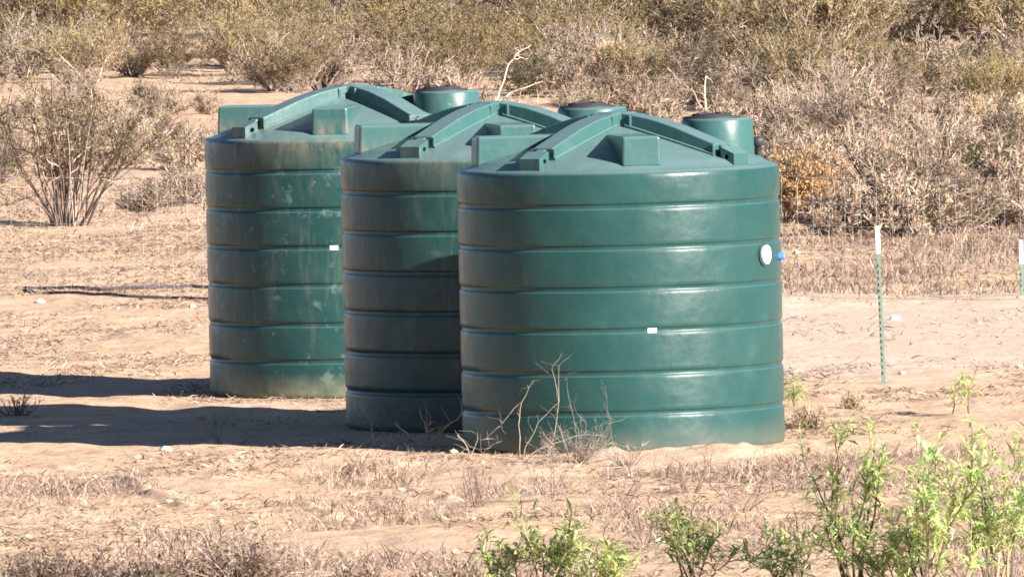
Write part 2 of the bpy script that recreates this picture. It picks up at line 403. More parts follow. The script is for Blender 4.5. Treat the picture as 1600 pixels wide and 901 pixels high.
def make_tank(x, y, rot, wear, label):
    t = empty('water_tank', (x, y, 0)); tag(t, label, 'water tank', 'green plastic water tanks')
    m = tank_material('tank_plastic', wear)
    link_bm('body', build_body(), m, t)
    for k in range(4):
        az = rot - 45 + 90 * k
        rb = link_bm('rib', rib_mesh(), m, t, smooth=False); rb.rotation_euler.z = az_rot(az); bevel(rb, .014, 3)
        lp = link_bm('edge_lip', lip_mesh(), m, rb, smooth=False)
        lg = link_bm('lifting_lug', lug_mesh(), m, rb, smooth=False); bevel(lg, .010, 3)
    bm = bmesh.new(); N = 8
    lathe(bm, [(.175, SH + .25), (.172, SH + .405), (.165, SH + .432), (.10, SH + .440), (.02, SH + .442)], 8, cap_top=True)
    hub = link_bm('hub', bm, m, t, smooth=False); hub.rotation_euler.z = az_rot(rot) + R(22.5); bevel(hub, .018, 3)
    for k in (0, 3, 2):
        bl = link_bm('raised_block', block_mesh(), m, t, smooth=False); bl.rotation_euler.z = az_rot(rot + 90 * k); bevel(bl, .022, 4)
    ta = az_rot(rot + 90 + (4 if wear < 2 else 10)); nr = .83
    nc = (nr * math.cos(ta), nr * math.sin(ta))
    bm = bmesh.new()
    lathe(bm, [(.30, SH + .02), (.295, SH + .17), (.288, SH + .34), (.280, SH + .362), (.265, SH + .366), (.235, SH + .367)], 48, cap_top=True)
    neck = link_bm('manway_neck', bm, m, t, loc=(nc[0], nc[1], 0))
    bm = bmesh.new(); lathe(bm, [(.232, SH + .368), (.234, SH + .376), (.228, SH + .379), (.165, SH + .380), (.160, SH + .398), (.152, SH + .402), (.02, SH + .403)], 48, cap_top=True)
    for k in range(4):
        c = 2 * math.pi * k / 4 + .6; bmesh.ops.create_cube(bm, size=1, matrix=Matrix.Translation((.10 * math.cos(c), .10 * math.sin(c), SH + .405)) @ Matrix.Rotation(c, 4, 'Z') @ Matrix.Diagonal((.08, .02, .012, 1)))
    lid = link_bm('lid', bm, M_BLACK, neck, loc=(-.04, 0, 0))
    bm = bmesh.new(); vc = (nc[0] + .33, nc[1] + .1)
    lathe(bm, [(.028, SH + .03), (.028, SH + .13), (.052, SH + .135), (.055, SH + .18), (.045, SH + .20), (.01, SH + .205)], 20, vc, cap_top=True)
    link_bm('air_vent', bm, M_BLACK, t)
    g = GROOVES[2] if wear == 0 else GROOVES[3]
    link_bm('label_strip', patch_mesh(rot + 1.5, g - .002, .072, .034 if wear == 0 else .05, TR - .012), M_WHITE, t, smooth=False)
    if wear == 0:
        bm = bmesh.new(); zc = 1.535; a = az_rot(62.5)
        link_bm('fitting_ring', patch_mesh(62.2, zc, .185, .185, TR + .0005, True, .012), m, t, smooth=False)
        link_bm('white_cap', patch_mesh(62.6, zc, .150, .150, TR + .004, True, .022), M_WHITE, t, smooth=False)
        bm = bmesh.new(); lathe(bm, [(.030, .0), (.030, .05), (.026, .056), (.004, .058)], 20, cap_top=True)
        pl = link_bm('blue_plug', bm, M_BLUE, t); tt = az_rot(79); pl.location = ((TR - .005) * math.cos(tt), (TR - .005) * math.sin(tt), 1.505)
        pl.rotation_euler = (0, R(90), tt)
    return t
make_tank(*TANKS[0], 'clean green tank nearest the camera, with a round white cap on its right side')
make_tank(*TANKS[1], 'green tank in the middle of the row, mostly in the shadow of its neighbour')
make_tank(*TANKS[2], 'dusty green tank farthest back at left, stained shoulder and pale dusty bottom')

# ------------------------------------------------------------------ post, fence, pipe
def make_post(px, py, h, lean, label):
    x, y = ground_at(px, py); z = Hs(x, y)
    t = empty('fence_post', (x, y, z)); tag(t, label, 'fence post'); t.rotation_euler = (0, R(lean), R(20))
    bm = bmesh.new()
    bmesh.ops.create_cube(bm, size=1, matrix=Matrix.Translation((0, 0, (h - .24 - .3) / 2)) @ Matrix.Diagonal((.036, .005, h - .24 + .3, 1)))
    bmesh.ops.create_cube(bm, size=1, matrix=Matrix.Translation((0, .0185, (h - .24 - .3) / 2)) @ Matrix.Diagonal((.005, .032, h - .24 + .3, 1)))
    link_bm('shaft', bm, M_POSTG, t, smooth=False)
    bm = bmesh.new()
    bmesh.ops.create_cube(bm, size=1, matrix=Matrix.Translation((0, 0, h - .12)) @ Matrix.Diagonal((.040, .012, .24, 1)))
    bmesh.ops.create_cube(bm, size=1, matrix=Matrix.Translation((0, .0235, h - .12)) @ Matrix.Diagonal((.012, .034, .24, 1)))
    bevel(link_bm('white_tip', bm, M_POSTW, t, smooth=False), .003)
    k = .1
    bm = bmesh.new()
    while k < h - .3:
        bmesh.ops.create_cube(bm, size=1, matrix=Matrix.Translation((-.004, -.008, k)) @ Matrix.Diagonal((.012, .012, .022, 1))); k += .055
    link_bm('stud_row', bm, M_POSTG, t, smooth=False)
make_post(1381, 601, 1.375, -1.3, 'slim green metal post with white painted tip right of the front tank')
make_post(1597, 462, .55, 0, 'short stake with white tip at the right edge of the picture')

def fence():
    ax, ay = ground_at(-160, 455); bx, by = ground_at(1800, 470)
    t = empty('wire_fence', (ax, ay, 0)); tag(t, 'thin pale see-through wire mesh fence crossing behind all three tanks', 'fence')
    L = math.hypot(bx - ax, by - ay); ux, uy = (bx - ax) / L, (by - ay) / L; random.seed(4)
    pb = PB(); n = int(L / .19)
    for i in range(n + 1):
        s = i * .19; x, y = ux * s, uy * s; z = Hs(ax + x, ay + y); c = (.62, .60, .57)
        pts = [Vector((x + random.gauss(0, .004), y, z + k * .24)) for k in range(6)]
        pb.tube(pts, .0014, .0014, jit(c, .2))
    pb.build('upright_wires', M_WIRE, t)
    pb = PB()
    for hz in (.05, .2, .35, .52, .72, .95, 1.2):
        pts = []
        for i in range(n + 1):
            s = i * .19; x, y = ux * s, uy * s; pts.append(Vector((x, y, Hs(ax + x, ay + y) + hz + random.gauss(0, .004))))
        pb.tube(pts, (.0011 if hz != 1.2 else .0016), .0011, (.6, .58, .55))
    pb.build('line_wires', M_WIRE, t)
    for s in (.2, L * .52, L - .1):
        bm = bmesh.new(); bmesh.ops.create_cube(bm, size=1, matrix=Matrix.Translation((ux * s, uy * s + .02, .55)) @ Matrix.Diagonal((.03, .03, 1.5, 1)))
        link_bm('post', bm, M_POSTG, t, smooth=False)
fence()
def pipe():
    pb = PB(); P = [(420, 446), (330, 447), (300, 447), (230, 451), (160, 453), (110, 451), (60, 451), (40, 452), (48, 456), (75, 459), (120, 463), (200, 467), (270, 466), (330, 468), (420, 468)]
    pts = []
    for p in P: x, y = ground_at(*p); pts.append(Vector((x, y, Hs(x, y) + .02)))
    sm = []
    for a, b in zip(pts, pts[1:]):
        for k in range(6):
            q = a.lerp(b, k / 6); q.z = Hs(q.x, q.y) + .018; sm.append(q)
    pb.tube(sm, .020, .014, (.1, .08, .1), 6)
    o = pb.build('pipe', M_PIPE); tag(o, 'thin dark pipe doubled back on the dirt left of the farthest tank', 'pipe')
pipe()

# ------------------------------------------------------------------ shrubs
OLIVE = (.225, .178, .078); GREENO = (.085, .090, .035); GREY = (.22, .175, .15); PALE = (.42, .34, .28); BROWN = (.17, .125, .10); ORANGE = (.38, .24, .125); STRAW = (.56, .43, .29)
def shrub_meshes(seed, h, spread, stems, sub, tw, leaves, wood, woodpale, leafc, thick=.010, leaf=(.035, .014), low=0):
    random.seed(seed); S = PB(); Lf = PB()
    for i in range(stems):
        az = random.uniform(0, 2 * math.pi); tilt = spread * random.uniform(.05, 1) ** .7
        p = Vector((math.cos(az), math.sin(az), 0)) * random.uniform(0, .16 * h) + Vector((0, 0, -.03)); L = h * random.uniform(.65, 1.08)
        wc = jit(wood if random.random() > woodpale else PALE, .2)
        pts, d = wavy(p, dirv(tilt, az), L, 7, .10, .02); S.tube(pts, thick * random.uniform(.7, 1.3), thick * .35, wc)
        for j in range(sub):
            t = random.uniform(.18 if low else .35, 1); k = min(6, int(t * 7)); q = pts[k].lerp(pts[k + 1], random.random())
            dd = (pts[k + 1] - pts[k]).normalized() + Vector((random.gauss(0, .55), random.gauss(0, .55), random.gauss(.1, .35)))
            L2 = h * random.uniform(.16, .42) * (1.15 - .5 * t)
            wc2 = jit(wood if random.random() > woodpale else PALE, .25)
            p2, d2 = wavy(q, dd, L2, 4, .22, .03); S.tube(p2, thick * .42, thick * .2, wc2)
            for m in range(tw):
                k2 = random.randrange(0, 4); q2 = p2[k2].lerp(p2[k2 + 1], random.random())
                dd2 = (p2[k2 + 1] - p2[k2]).normalized() + Vector((random.gauss(0, .8), random.gauss(0, .8), random.gauss(.1, .5)))
                p3, d3 = wavy(q2, dd2, h * random.uniform(.06, .15), 3, .35); S.tube(p3, thick * .3, thick * .16, jit(wood if random.random() > woodpale else PALE, .3))
                for n_ in range(leaves):
                    k3 = random.randrange(0, 3); q3 = p3[k3].lerp(p3[k3 + 1], random.random()) + Vector((random.gauss(0, .012), random.gauss(0, .012), random.gauss(0, .012)))
                    Lf.leaf(q3, dirv(random.uniform(0, 1.6), random.uniform(0, 6.3)), leaf[0] * random.uniform(.6, 1.4), leaf[1] * random.uniform(.7, 1.3), jit(leafc, .3))
    return S, Lf
def protos(kind, n, **kw):
    out = []
    for i in range(n):
        S, Lf = shrub_meshes(hash_(kind) + i * 17, **kw)
        r = empty(kind); S.build('branches', M_WOOD, r)
        if Lf.v: Lf.build('foliage', M_LEAF, r)
        out.append(r)
    return out
def hash_(s): return sum(ord(c) * (i + 3) for i, c in enumerate(s)) % 9973
def place(proto, used, x, y, rz, sc, label, cat, group=None):
    if proto not in used: used.add(proto); o = proto
    else:
        o = proto.copy(); C.objects.link(o)
        for ch in list(proto.children): c = ch.copy(); C.objects.link(c); c.parent = o
    o.location = (x, y, Hs(x, y)); o.rotation_euler = (0, 0, rz); o.scale = (sc[0], sc[0], sc[1]) if isinstance(sc, tuple) else (sc,) * 3
    tag(o, label, cat, group); return o
used = set()
creo = protos('creosote_shrub', 4, h=1.45, spread=.85, stems=34, sub=7, tw=4, leaves=6, wood=(.22, .17, .14), woodpale=.18, leafc=OLIVE, leaf=(.050, .024))
green = protos('green_shrub', 2, h=1.25, spread=.95, stems=30, sub=7, tw=4, leaves=6, wood=BROWN, woodpale=.1, leafc=GREENO, leaf=(.040, .022), low=1)
grey = protos('dry_shrub', 4, h=1.05, spread=1.15, stems=34, sub=8, tw=4, leaves=1, wood=(.25, .20, .155), woodpale=.15, leafc=(.24, .19, .12), thick=.018, leaf=(.06, .014), low=1)
lowb = protos('low_dead_brush', 4, h=.55, spread=1.35, stems=30, sub=6, tw=4, leaves=2, wood=(.24, .185, .15), woodpale=.35, leafc=(.34, .26, .18), thick=.017, leaf=(.07, .013), low=1)
straw = protos('straw_clump', 2, h=.62, spread=.75, stems=70, sub=4, tw=3, leaves=3, wood=(.46, .35, .23), woodpale=.4, leafc=(.46, .35, .21), thick=.012, leaf=(.08, .012), low=1)
rng = random.Random(77)
def scatter(n, x0, x1, y0, y1, kinds, mind, taken, ymap=None):
    k = 0; tries = 0
    while k < n and tries < n * 40:
        tries += 1
        px = rng.uniform(x0, x1); py = rng.uniform(y0, y1)
        if ymap and not ymap(px, py): continue
        x, y = ground_at(px, py)
        if any((x - a) ** 2 + ((y - b) * .55) ** 2 < mind ** 2 for a, b in taken): continue
        taken.append((x, y)); u = rng.random(); acc = 0
        for lst, pr, s0, s1, lab, cat, grp in kinds:
            acc += pr
            if u <= acc:
                p = rng.choice(lst); s = rng.uniform(s0, s1)
                if 'thicket' in lab:
                    zone = ('left of the lone bush', 'above the lone bush', 'above the farthest tank', 'above the middle tank', 'above the front tank', 'above the rusty bush', 'above the metal post', 'near the right edge')[sum(px > e for e in (10, 280, 620, 880, 1190, 1330, 1490))]
                    row = ('hindmost rows', 'rear rows', 'middle rows', 'front rows')[sum(py > e for e in (-25, 30, 85))]
                    lb = lab.split(' in the far')[0] + ', ' + row + ' of thicket, ' + zone
                elif 'right of the tanks' in lab:
                    zone = ('beside the front tank', 'left of the metal post', 'right of the metal post', 'near the right edge')[sum(px > e for e in (1275, 1370, 1490))]
                    row = ('highest', 'middle', 'lowest')[sum(py > e for e in (250, 310))]
                    lb = lab.split(' on the ')[0].split(' among ')[0].split(' in the dry')[0] + ', ' + row + ' in the dry brush, ' + zone
                elif 'left of the tanks' in lab:
                    zone = ('at the left edge', 'before the lone bush', 'midway to the tank', 'next to the farthest tank')[sum(px > e for e in (40, 120, 220))]
                    row = ('well behind', 'just behind', 'level with')[sum(py > e for e in (200, 265))]
                    lb = lab.split(' on the')[0] + ' ' + zone.replace('before', 'near') + ', ' + row + ' the lone bush'
                else: lb = lab
                place(p, used, x, y, rng.uniform(0, 6.28), (s * rng.uniform(.9, 1.15), s), lb, cat, grp); break
        k += 1
KC = (creo, .70, .85, 1.2, 'olive leaved shrub in the far thicket', 'shrub', 'olive shrubs of the far thicket')
KG = (green, .10, .8, 1.1, 'dark green shrub in the far thicket', 'shrub', 'dark green shrubs of the far thicket')
KY = (grey, .20, .8, 1.2, 'grey pink leafless shrub in the far thicket', 'shrub', 'grey leafless shrubs of the thicket')
taken = []
def back_line(px): return np.interp(px, [-200, 0, 180, 320, 420, 700, 900, 1200, 1400, 1600, 1800], [112, 118, 128, 105, 150, 165, 150, 178, 185, 190, 190])
scatter(225, -160, 1760, -75, 95, [KC, KG, KY], .52, taken, lambda a, b: b < back_line(a) - 40)
scatter(60, -160, 1760, 40, 190, [(creo, .34, .6, .85) + KC[4:], (green, .10, .6, .8) + KG[4:], (grey, .44, .7, 1.05) + KY[4:], (straw, .12, .8, 1.3, 'pale straw coloured clump in the far thicket', 'shrub', 'straw clumps of the thicket')], .62, taken, lambda a, b: back_line(a) - 50 < b < back_line(a))
LB = (lowb, .47, .8, 1.4, 'low sprawling clump of dead twigs on the dirt right of the tanks', 'dead brush', 'low dead brush right of the tanks')
GB = (grey, .30, .55, .85, 'leafless grey shrub on the slope of dry brush right of the tanks', 'shrub', 'grey shrubs right of the tanks')
SB = (straw, .13, .6, 1.1, 'pale straw coloured clump in the dry brush right of the tanks', 'shrub', 'straw clumps right of the tanks')
CB = (green, .10, .4, .6, 'small dark green shrub among the dry brush right of the tanks', 'shrub', 'small green shrubs right of the tanks')
scatter(62, 1190, 1760, 195, 372, [LB, GB, SB, CB], .5, taken, lambda a, b: not (1215 < a < 1318 and b > 335))
scatter(16, 640, 1200, 150, 235, [(lowb, .5, .9, 1.4, 'low dead brush just behind the tanks', 'dead brush', 'low dead brush behind the tanks'), (grey, .5, .5, .8, 'small grey leafless shrub just behind the tanks', 'shrub', 'small grey shrubs behind the tanks')], .6, taken)
scatter(36, -100, 320, 140, 330, [(lowb, .8, .5, 1.0, 'low dead brush on the open dirt left of the tanks', 'dead brush', 'low dead brush left of the tanks'), (grey, .2, .4, .6, 'small grey leafless shrub on the open dirt left of the tanks', 'shrub', 'small grey shrubs left of the tanks')], .55, taken, lambda a, b: abs(a - 100) > 75 or b < 240)
# the big open bush on the left
random.seed(3); S, Lf = shrub_meshes(905, h=1.72, spread=.56, stems=36, sub=7, tw=3, leaves=6, wood=(.115, .085, .068), woodpale=.10, leafc=(.20, .16, .075), thick=.015, leaf=(.042, .020))
x, y = ground_at(100, 350); t = empty('creosote_bush', (x, y, Hs(x, y))); S.build('branches', M_WOOD, t); Lf.build('foliage', M_LEAF, t)
tag(t, 'large open vase shaped bush standing alone on the dirt left of the tanks', 'bush')
for (px, py, sc, lab) in ((205, 245, .62, 'small dark twiggy shrub just behind the large lone bush'),):
    x, y = ground_at(px, py); place(grey[1], used, x, y, 1, sc, lab, 'shrub')
# orange dry bush behind the right side of the front tank
S, Lf = shrub_meshes(411, h=.82, spread=.45, stems=30, sub=7, tw=4, leaves=5, wood=(.32, .22, .14), woodpale=.1, leafc=ORANGE, leaf=(.04, .018), low=1)
x, y = ground_at(1252, 352); t = empty('rust_coloured_bush', (x, y, Hs(x, y))); S.build('branches', M_WOOD, t); Lf.build('foliage', M_LEAF, t)
tag(t, 'rusty orange dry bush beside the right edge of the front tank', 'bush')
x, y = ground_at(1228, 350); place(green[0], used, x, y, 2, .72, 'dark green shrub half hidden behind the front tank beside the rusty bush', 'shrub')
x, y = ground_at(1320, 368); place(lowb[1], used, x, y, 2, (1.2, 1.0), 'dense dead brush at the foot of the rusty bush', 'dead brush')

# bare branches that stand out: list of photo-pixel strokes at one depth
def branch_thing(name, base, strokes, r, col, label, cat, tx=.15, seed=1):
    random.seed(seed); bx, by = ground_at(*base); bz = Hs(bx, by); sc = F_PX / by
    t = PB(); 
    for st in strokes:
        pts = []
        dy = 0
        for k, (px, py) in enumerate(st[0]):
            dy += random.uniform(-tx, tx)
            vx = (px - base[0]) / sc; vz = -(py - base[1]) / sc
            c, s = math.cos(R(1.3)), math.sin(R(1.3)); pts.append(Vector((vx * c - vz * s, dy, vx * s * 1 + vz * c - .01)))
        fine = []
        for a, b in zip(pts, pts[1:]):
            for k in range(3): q = a.lerp(b, k / 3); q += Vector([random.gauss(0, .006) for _ in range(3)]); fine.append(q)
        fine.append(pts[-1]); t.tube(fine, r * st[1], r * st[1] * .35, jit(col, .12), 5)
        for k in range(2 + len(pts)):
            q = random.choice(fine); p2, _ = wavy(q, Vector((random.gauss(0, .7), random.gauss(0, .6), random.uniform(.1, 1))), random.uniform(.08, .22), 3, .3)
            t.tube(p2, r * .35, r * .12, jit(col, .2))
    o = t.build(name, M_WOOD); o.location = (bx, by, bz); tag(o, label, cat); return o
PW = (.55, .44, .32); GW = (.36, .29, .26); DW = (.10, .075, .07)
branch_thing('dead_branch', (775, 172), [([(775, 172), (785, 140), (797, 108), (806, 98), (822, 98)], 1), ([(797, 108), (815, 88), (835, 78)], .7), ([(776, 165), (800, 150), (812, 145), (850, 135)], .8)], .014, PW, 'pale bare forked branch rising behind the middle tank', 'branch')
branch_thing('dead_branch', (1103, 178), [([(1103, 178), (1102, 150), (1106, 118)], 1.2), ([(1103, 176), (1090, 155), (1082, 135)], .5), ([(1104, 172), (1125, 152), (1135, 140)], .5)], .015, PW, 'pale upright dead stalk behind the lid of the front tank', 'branch')
branch_thing('dead_branch', (1412, 306), [([(1412, 306), (1411, 270), (1413, 236)], 1)], .020, PW, 'pale straight stalk standing in the brush right of the tanks', 'branch')
branch_thing('dead_branch', (1500, 345), [([(1500, 345), (1492, 320), (1470, 295), (1420, 292)], 1.1), ([(1500, 345), (1508, 315), (1516, 290)], .9), ([(1500, 345), (1480, 325), (1462, 318)], .7), ([(1503, 340), (1520, 325), (1540, 318)], .7)], .022, (.62, .50, .38), 'pale spreading dead branches low in the brush at far right', 'branch')
branch_thing('dead_branch', (1585, 268), [([(1585, 268), (1565, 240), (1540, 215), (1515, 212)], 1), ([(1575, 250), (1560, 215), (1555, 205)], .8), ([(1540, 215), (1520, 235), (1490, 262)], .6)], .024, (.26, .21, .19), 'dark arching dead branch at the right edge above the pale one', 'branch')
branch_thing('dead_twigs', (815, 716), [([(815, 716), (813, 660), (818, 625), (840, 592)], 1), ([(815, 714), (845, 655), (878, 625), (880, 570)], .8), ([(858, 714), (872, 665), (876, 620), (870, 575), (885, 552)], .7), ([(818, 625), (790, 655), (760, 680)], .5), ([(816, 712), (860, 692), (905, 680), (950, 684)], .8)], .0040, (.32, .27, .22), 'tall thin dead twigs leaning in front of the left part of the front tank', 'twigs', .06)
branch_thing('dead_twigs', (905, 718), [([(905, 718), (900, 655), (890, 600), (893, 585)], .7), ([(905, 714), (920, 660), (905, 640), (890, 632)], .7), ([(915, 714), (945, 660), (965, 655)], .7), ([(930, 714), (950, 665), (985, 650)], .8), ([(905, 714), (880, 670), (868, 645)], .6), ([(960, 714), (955, 665), (950, 600)], .5)], .0038, (.28, .24, .20), 'short tangled dead twigs at the foot of the front tank, mid left', 'twigs', .08)
branch_thing('dead_twigs', (670, 698), [([(670, 698), (645, 682), (618, 657)], 1.1), ([(670, 690), (700, 665), (725, 648), (755, 640)], .9), ([(665, 690), (668, 665), (660, 645)], .6), ([(668, 670), (680, 655)], .5), ([(705, 698), (690, 680), (684, 675)], .7)], .0105, (.62, .50, .38), 'pale forked twigs at the edge of the shadow before the middle tank', 'twigs', .06)
branch_thing('dead_twigs', (345, 690), [([(345, 690), (328, 665), (300, 640)], 1), ([(345, 690), (335, 660), (322, 632)], .8), ([(345, 690), (332, 655), (338, 632)], .7), ([(372, 690), (386, 680), (400, 672)], 1)], .0095, (.50, .42, .36), 'pale forked twigs standing in the tank shadow on the left', 'twigs', .06)
branch_thing('dead_twigs', (735, 712), [([(735, 712), (728, 692), (716, 676)], .9), ([(735, 712), (745, 690), (748, 672)], .7), ([(752, 712), (765, 696), (785, 688)], .7)], .007, (.46, .38, .30), 'small grey twigs in the gap between the middle and front tanks', 'twigs', .05)
branch_thing('dead_twigs', (582, 692), [([(582, 692), (582, 670), (583, 654)], 1)], .008, (.36, .30, .28), 'single short grey stick left of the pale forked twigs', 'twigs', .02)
branch_thing('dead_twigs', (1378, 612), [([(1320, 600), (1345, 585), (1378, 612)], .6), ([(1300, 608), (1330, 612), (1400, 610)], .8), ([(1378, 612), (1380, 628)], .6)], .008, (.30, .22, .17), 'dark thin twigs round the foot of the green metal post', 'twigs', .1)

def small_shrub(px, py, seed, h, spread, stems, sub, tw, leaves, wood, pale, leafc, name, label, cat, thick=.006, leaf=(.04, .01), low=1):
    S, Lf = shrub_meshes(seed, h, spread, stems, sub, tw, leaves, wood, pale, leafc, thick, leaf, low)
    x, y = ground_at(px, py); t = empty(name, (x, y, Hs(x, y) - .01)); S.build('branches', M_WOOD, t)
    if Lf.v: Lf.build('foliage', M_LEAF, t)
    return tag(t, label, cat)
small_shrub(25, 648, 31, .26, 1.35, 22, 4, 2, 0, (.22, .18, .16), .15, GREY, 'dead_brush', 'tangled grey dead brush lying between the tank shadows at the left edge', 'dead brush', .007)
small_shrub(325, 612, 32, .14, 1.4, 14, 4, 2, 0, (.34, .27, .22), .3, GREY, 'dead_brush', 'flat scrap of dry twigs against the foot of the farthest tank', 'dead brush', .006)
small_shrub(900, 722, 33, .38, 1.3, 36, 6, 3, 0, (.26, .215, .18), .15, (.40, .34, .24), 'dead_brush', 'tangle of grey dry weeds along the foot of the front tank', 'dead brush', .0042)
small_shrub(985, 726, 34, .26, 1.4, 22, 5, 2, 0, (.26, .21, .18), .15, (.40, .34, .24), 'dead_brush', 'low purple grey weeds right of the tangle before the front tank', 'dead brush', .005)
small_shrub(1265, 668, 35, .22, 1.4, 34, 6, 3, 1, (.24, .18, .15), .25, (.36, .28, .18), 'dead_brush', 'dark low dry brush on the dirt just right of the front tank', 'dead brush', .006)
small_shrub(1330, 640, 36, .16, 1.4, 28, 5, 3, 1, (.30, .22, .17), .35, (.36, .28, .18), 'dead_brush', 'thin dry brush between the front tank and the metal post', 'dead brush', .005)
for k, (px, py, hh, lab) in enumerate(((745, 800, .42, 'thin reddish bare weed left of the yellow green plants'), (965, 800, .40, 'bare purplish weed with fine stems below the middle of the front tank'), (1075, 770, .36, 'bare purplish weed in a gap below the right half of the front tank'),
                                     (860, 790, .46, 'tall fine bare weed above the leftmost yellow green plants'), (1160, 800, .35, 'bare weed between the two groups of green plants'), (1320, 800, .5, 'bare upright dead stems among the large green plants'), (1010, 850, .3, 'low bare weed behind the dark centred green plant'))):
    small_shrub(px, py, 60 + k, hh, .75, 13, 5, 3, 0, (.33, .235, .21), .15, GREY, 'bare_weed', lab, 'weed', .0042)
for k, (px, py, hh, st, lab) in enumerate(((90, 930, .36, 80, 'dense purplish dead brush in the bottom left corner'), (230, 925, .25, 50, 'low purplish dead brush along the bottom edge, right of the corner clump'), (370, 915, .34, 70, 'dark mound of dead brush at the bottom edge left of centre'), (560, 920, .18, 40, 'low dead brush at the bottom edge, centre left'), (700, 925, .20, 40, 'sparse dead brush at the bottom edge left of the green plants'))):
    o = small_shrub(px, py, 80 + k, hh, 1.3, st, 6, 3, 1, (.21, .155, .13), .2, (.30, .23, .16), 'dead_brush', lab, 'dead brush', .006)
    o.scale = (1.7, 1.7, 1)

# ------------------------------------------------------------------ fresh green plants in front
LG = (.50, .58, .23); MG = (.32, .42, .16); DG = (.07, .12, .045)
def green_plant(px, py, h, stems, label, seed, lean=.35, light=.5, tufts=9, start=.35):
    random.seed(seed); S = PB(); Lf = PB(); x, y = ground_at(px, py); t = empty('leafy_plant', (x, y, Hs(x, y)))
    bias = random.uniform(0, 6.28)
    for i in range(stems):
        az = bias + random.gauss(0, 1.6); p = Vector((random.gauss(0, .05), random.gauss(0, .05), -.02)); hh = h * random.uniform(.5, 1.05)
        pts, d = wavy(p, dirv(random.uniform(.05, lean), az), hh, 8, .13, .01)
        S.tube(pts, .009 * (.6 + .5 * h), .003, jit((.10, .075, .06) if random.random() < .6 else (.26, .21, .12), .2), 5)
        for j in range(max(3, int(tufts * random.uniform(.6, 1.2)))):
            k = min(7, int(random.uniform(start, 1.0) * 8)); q = pts[k].lerp(pts[k + 1], random.random())
            dd = (pts[k + 1] - pts[k]).normalized() * .7 + dirv(random.uniform(.4, 1.5), random.uniform(0, 6.28))
            p2, d2 = wavy(q, dd, random.uniform(.06, .24), 3, .2); S.tube(p2, .0035, .0018, jit((.26, .27, .12), .2))
            col = LG if random.random() < light else MG
            col = jit(col, .3)
            for m in range(random.randrange(6, 14)):
                k2 = random.randrange(0, 3) if random.random() < .5 else 2; q2 = p2[k2].lerp(p2[k2 + 1], random.random())
                ld = d2 * .5 + dirv(random.uniform(.6, 2.3), random.uniform(0, 6.28)); ld.normalize()
                L = random.uniform(.05, .15); c = jit(col, .15) if random.random() < .9 else jit((.40, .36, .16), .2); w = L * random.uniform(.11, .19); mid = q2 + ld * L * .55
                ld2 = ld + Vector((0, 0, -random.uniform(.2, 1.0))); ld2.normalize()
                sdv = ld.cross(Vector((random.uniform(-.6, .6), random.uniform(-.6, .6), 1)))
                if sdv.length < .01: continue
                sdv.normalize(); b0 = len(Lf.v); e = mid + ld2 * L * .45
                Lf.v += [q2, mid + sdv * w * .5, e, mid - sdv * w * .5, q2.lerp(mid, .5) + sdv * w * .42, q2.lerp(mid, .5) - sdv * w * .42]; Lf.c += [c] * 6
                Lf.f += [(b0, b0 + 4, b0 + 1, b0 + 3, b0 + 5), (b0 + 1, b0 + 2, b0 + 3)]
    S.build('stems', M_WOOD, t); Lf.build('foliage', M_GREEN, t)
    return tag(t, label, 'plant', 'leafy green plants in front')
green_plant(1345, 940, 1.22, 10, 'tallest leafy green plant, with a thick dark stem, right of centre', 5, .34, .6, 12, .4)
green_plant(1450, 955, 1.10, 9, 'leafy green plant right of the tallest one, with pale thin stems', 6, .45, .6, 10, .4)
green_plant(1500, 950, .70, 6, 'shorter leafy green plant between the pale stemmed one and the corner plant', 16, .6, .5, 9)
green_plant(1570, 945, 1.22, 10, 'leafy green plant filling the bottom right corner', 7, .45, .55, 11, .4)
green_plant(1645, 935, 1.0, 6, 'leafy green plant cut off by the right edge', 12, .4, .5, 10)
green_plant(1400, 950, .60, 7, 'low dense green plant at the foot of the tallest one', 17, .8, .5, 9)
green_plant(1225, 935, .58, 6, 'leafy green plant just left of the tallest one', 8, .45, .5, 8)
green_plant(1085, 938, .70, 8, 'dense dark leaved green plant at the bottom, below the right of the front tank', 9, .4, .35, 9)
green_plant(955, 945, .54, 7, 'yellow green plant at the bottom, left of the dark leaved one', 10, .7, .85, 8)
green_plant(868, 940, .66, 9, 'brightest yellow green plant, below the left half of the front tank', 11, .55, .95, 9)
green_plant(785, 940, .36, 6, 'leftmost low yellow green plant at the bottom edge', 13, .9, .8, 7)
green_plant(1500, 650, .34, 3, 'small pale green seedling on the dirt right of the metal post', 14, .5, .8, 4)
green_plant(1240, 640, .22, 3, 'tiny green seedling beside the right edge of the front tank', 15, .5, .9, 4)

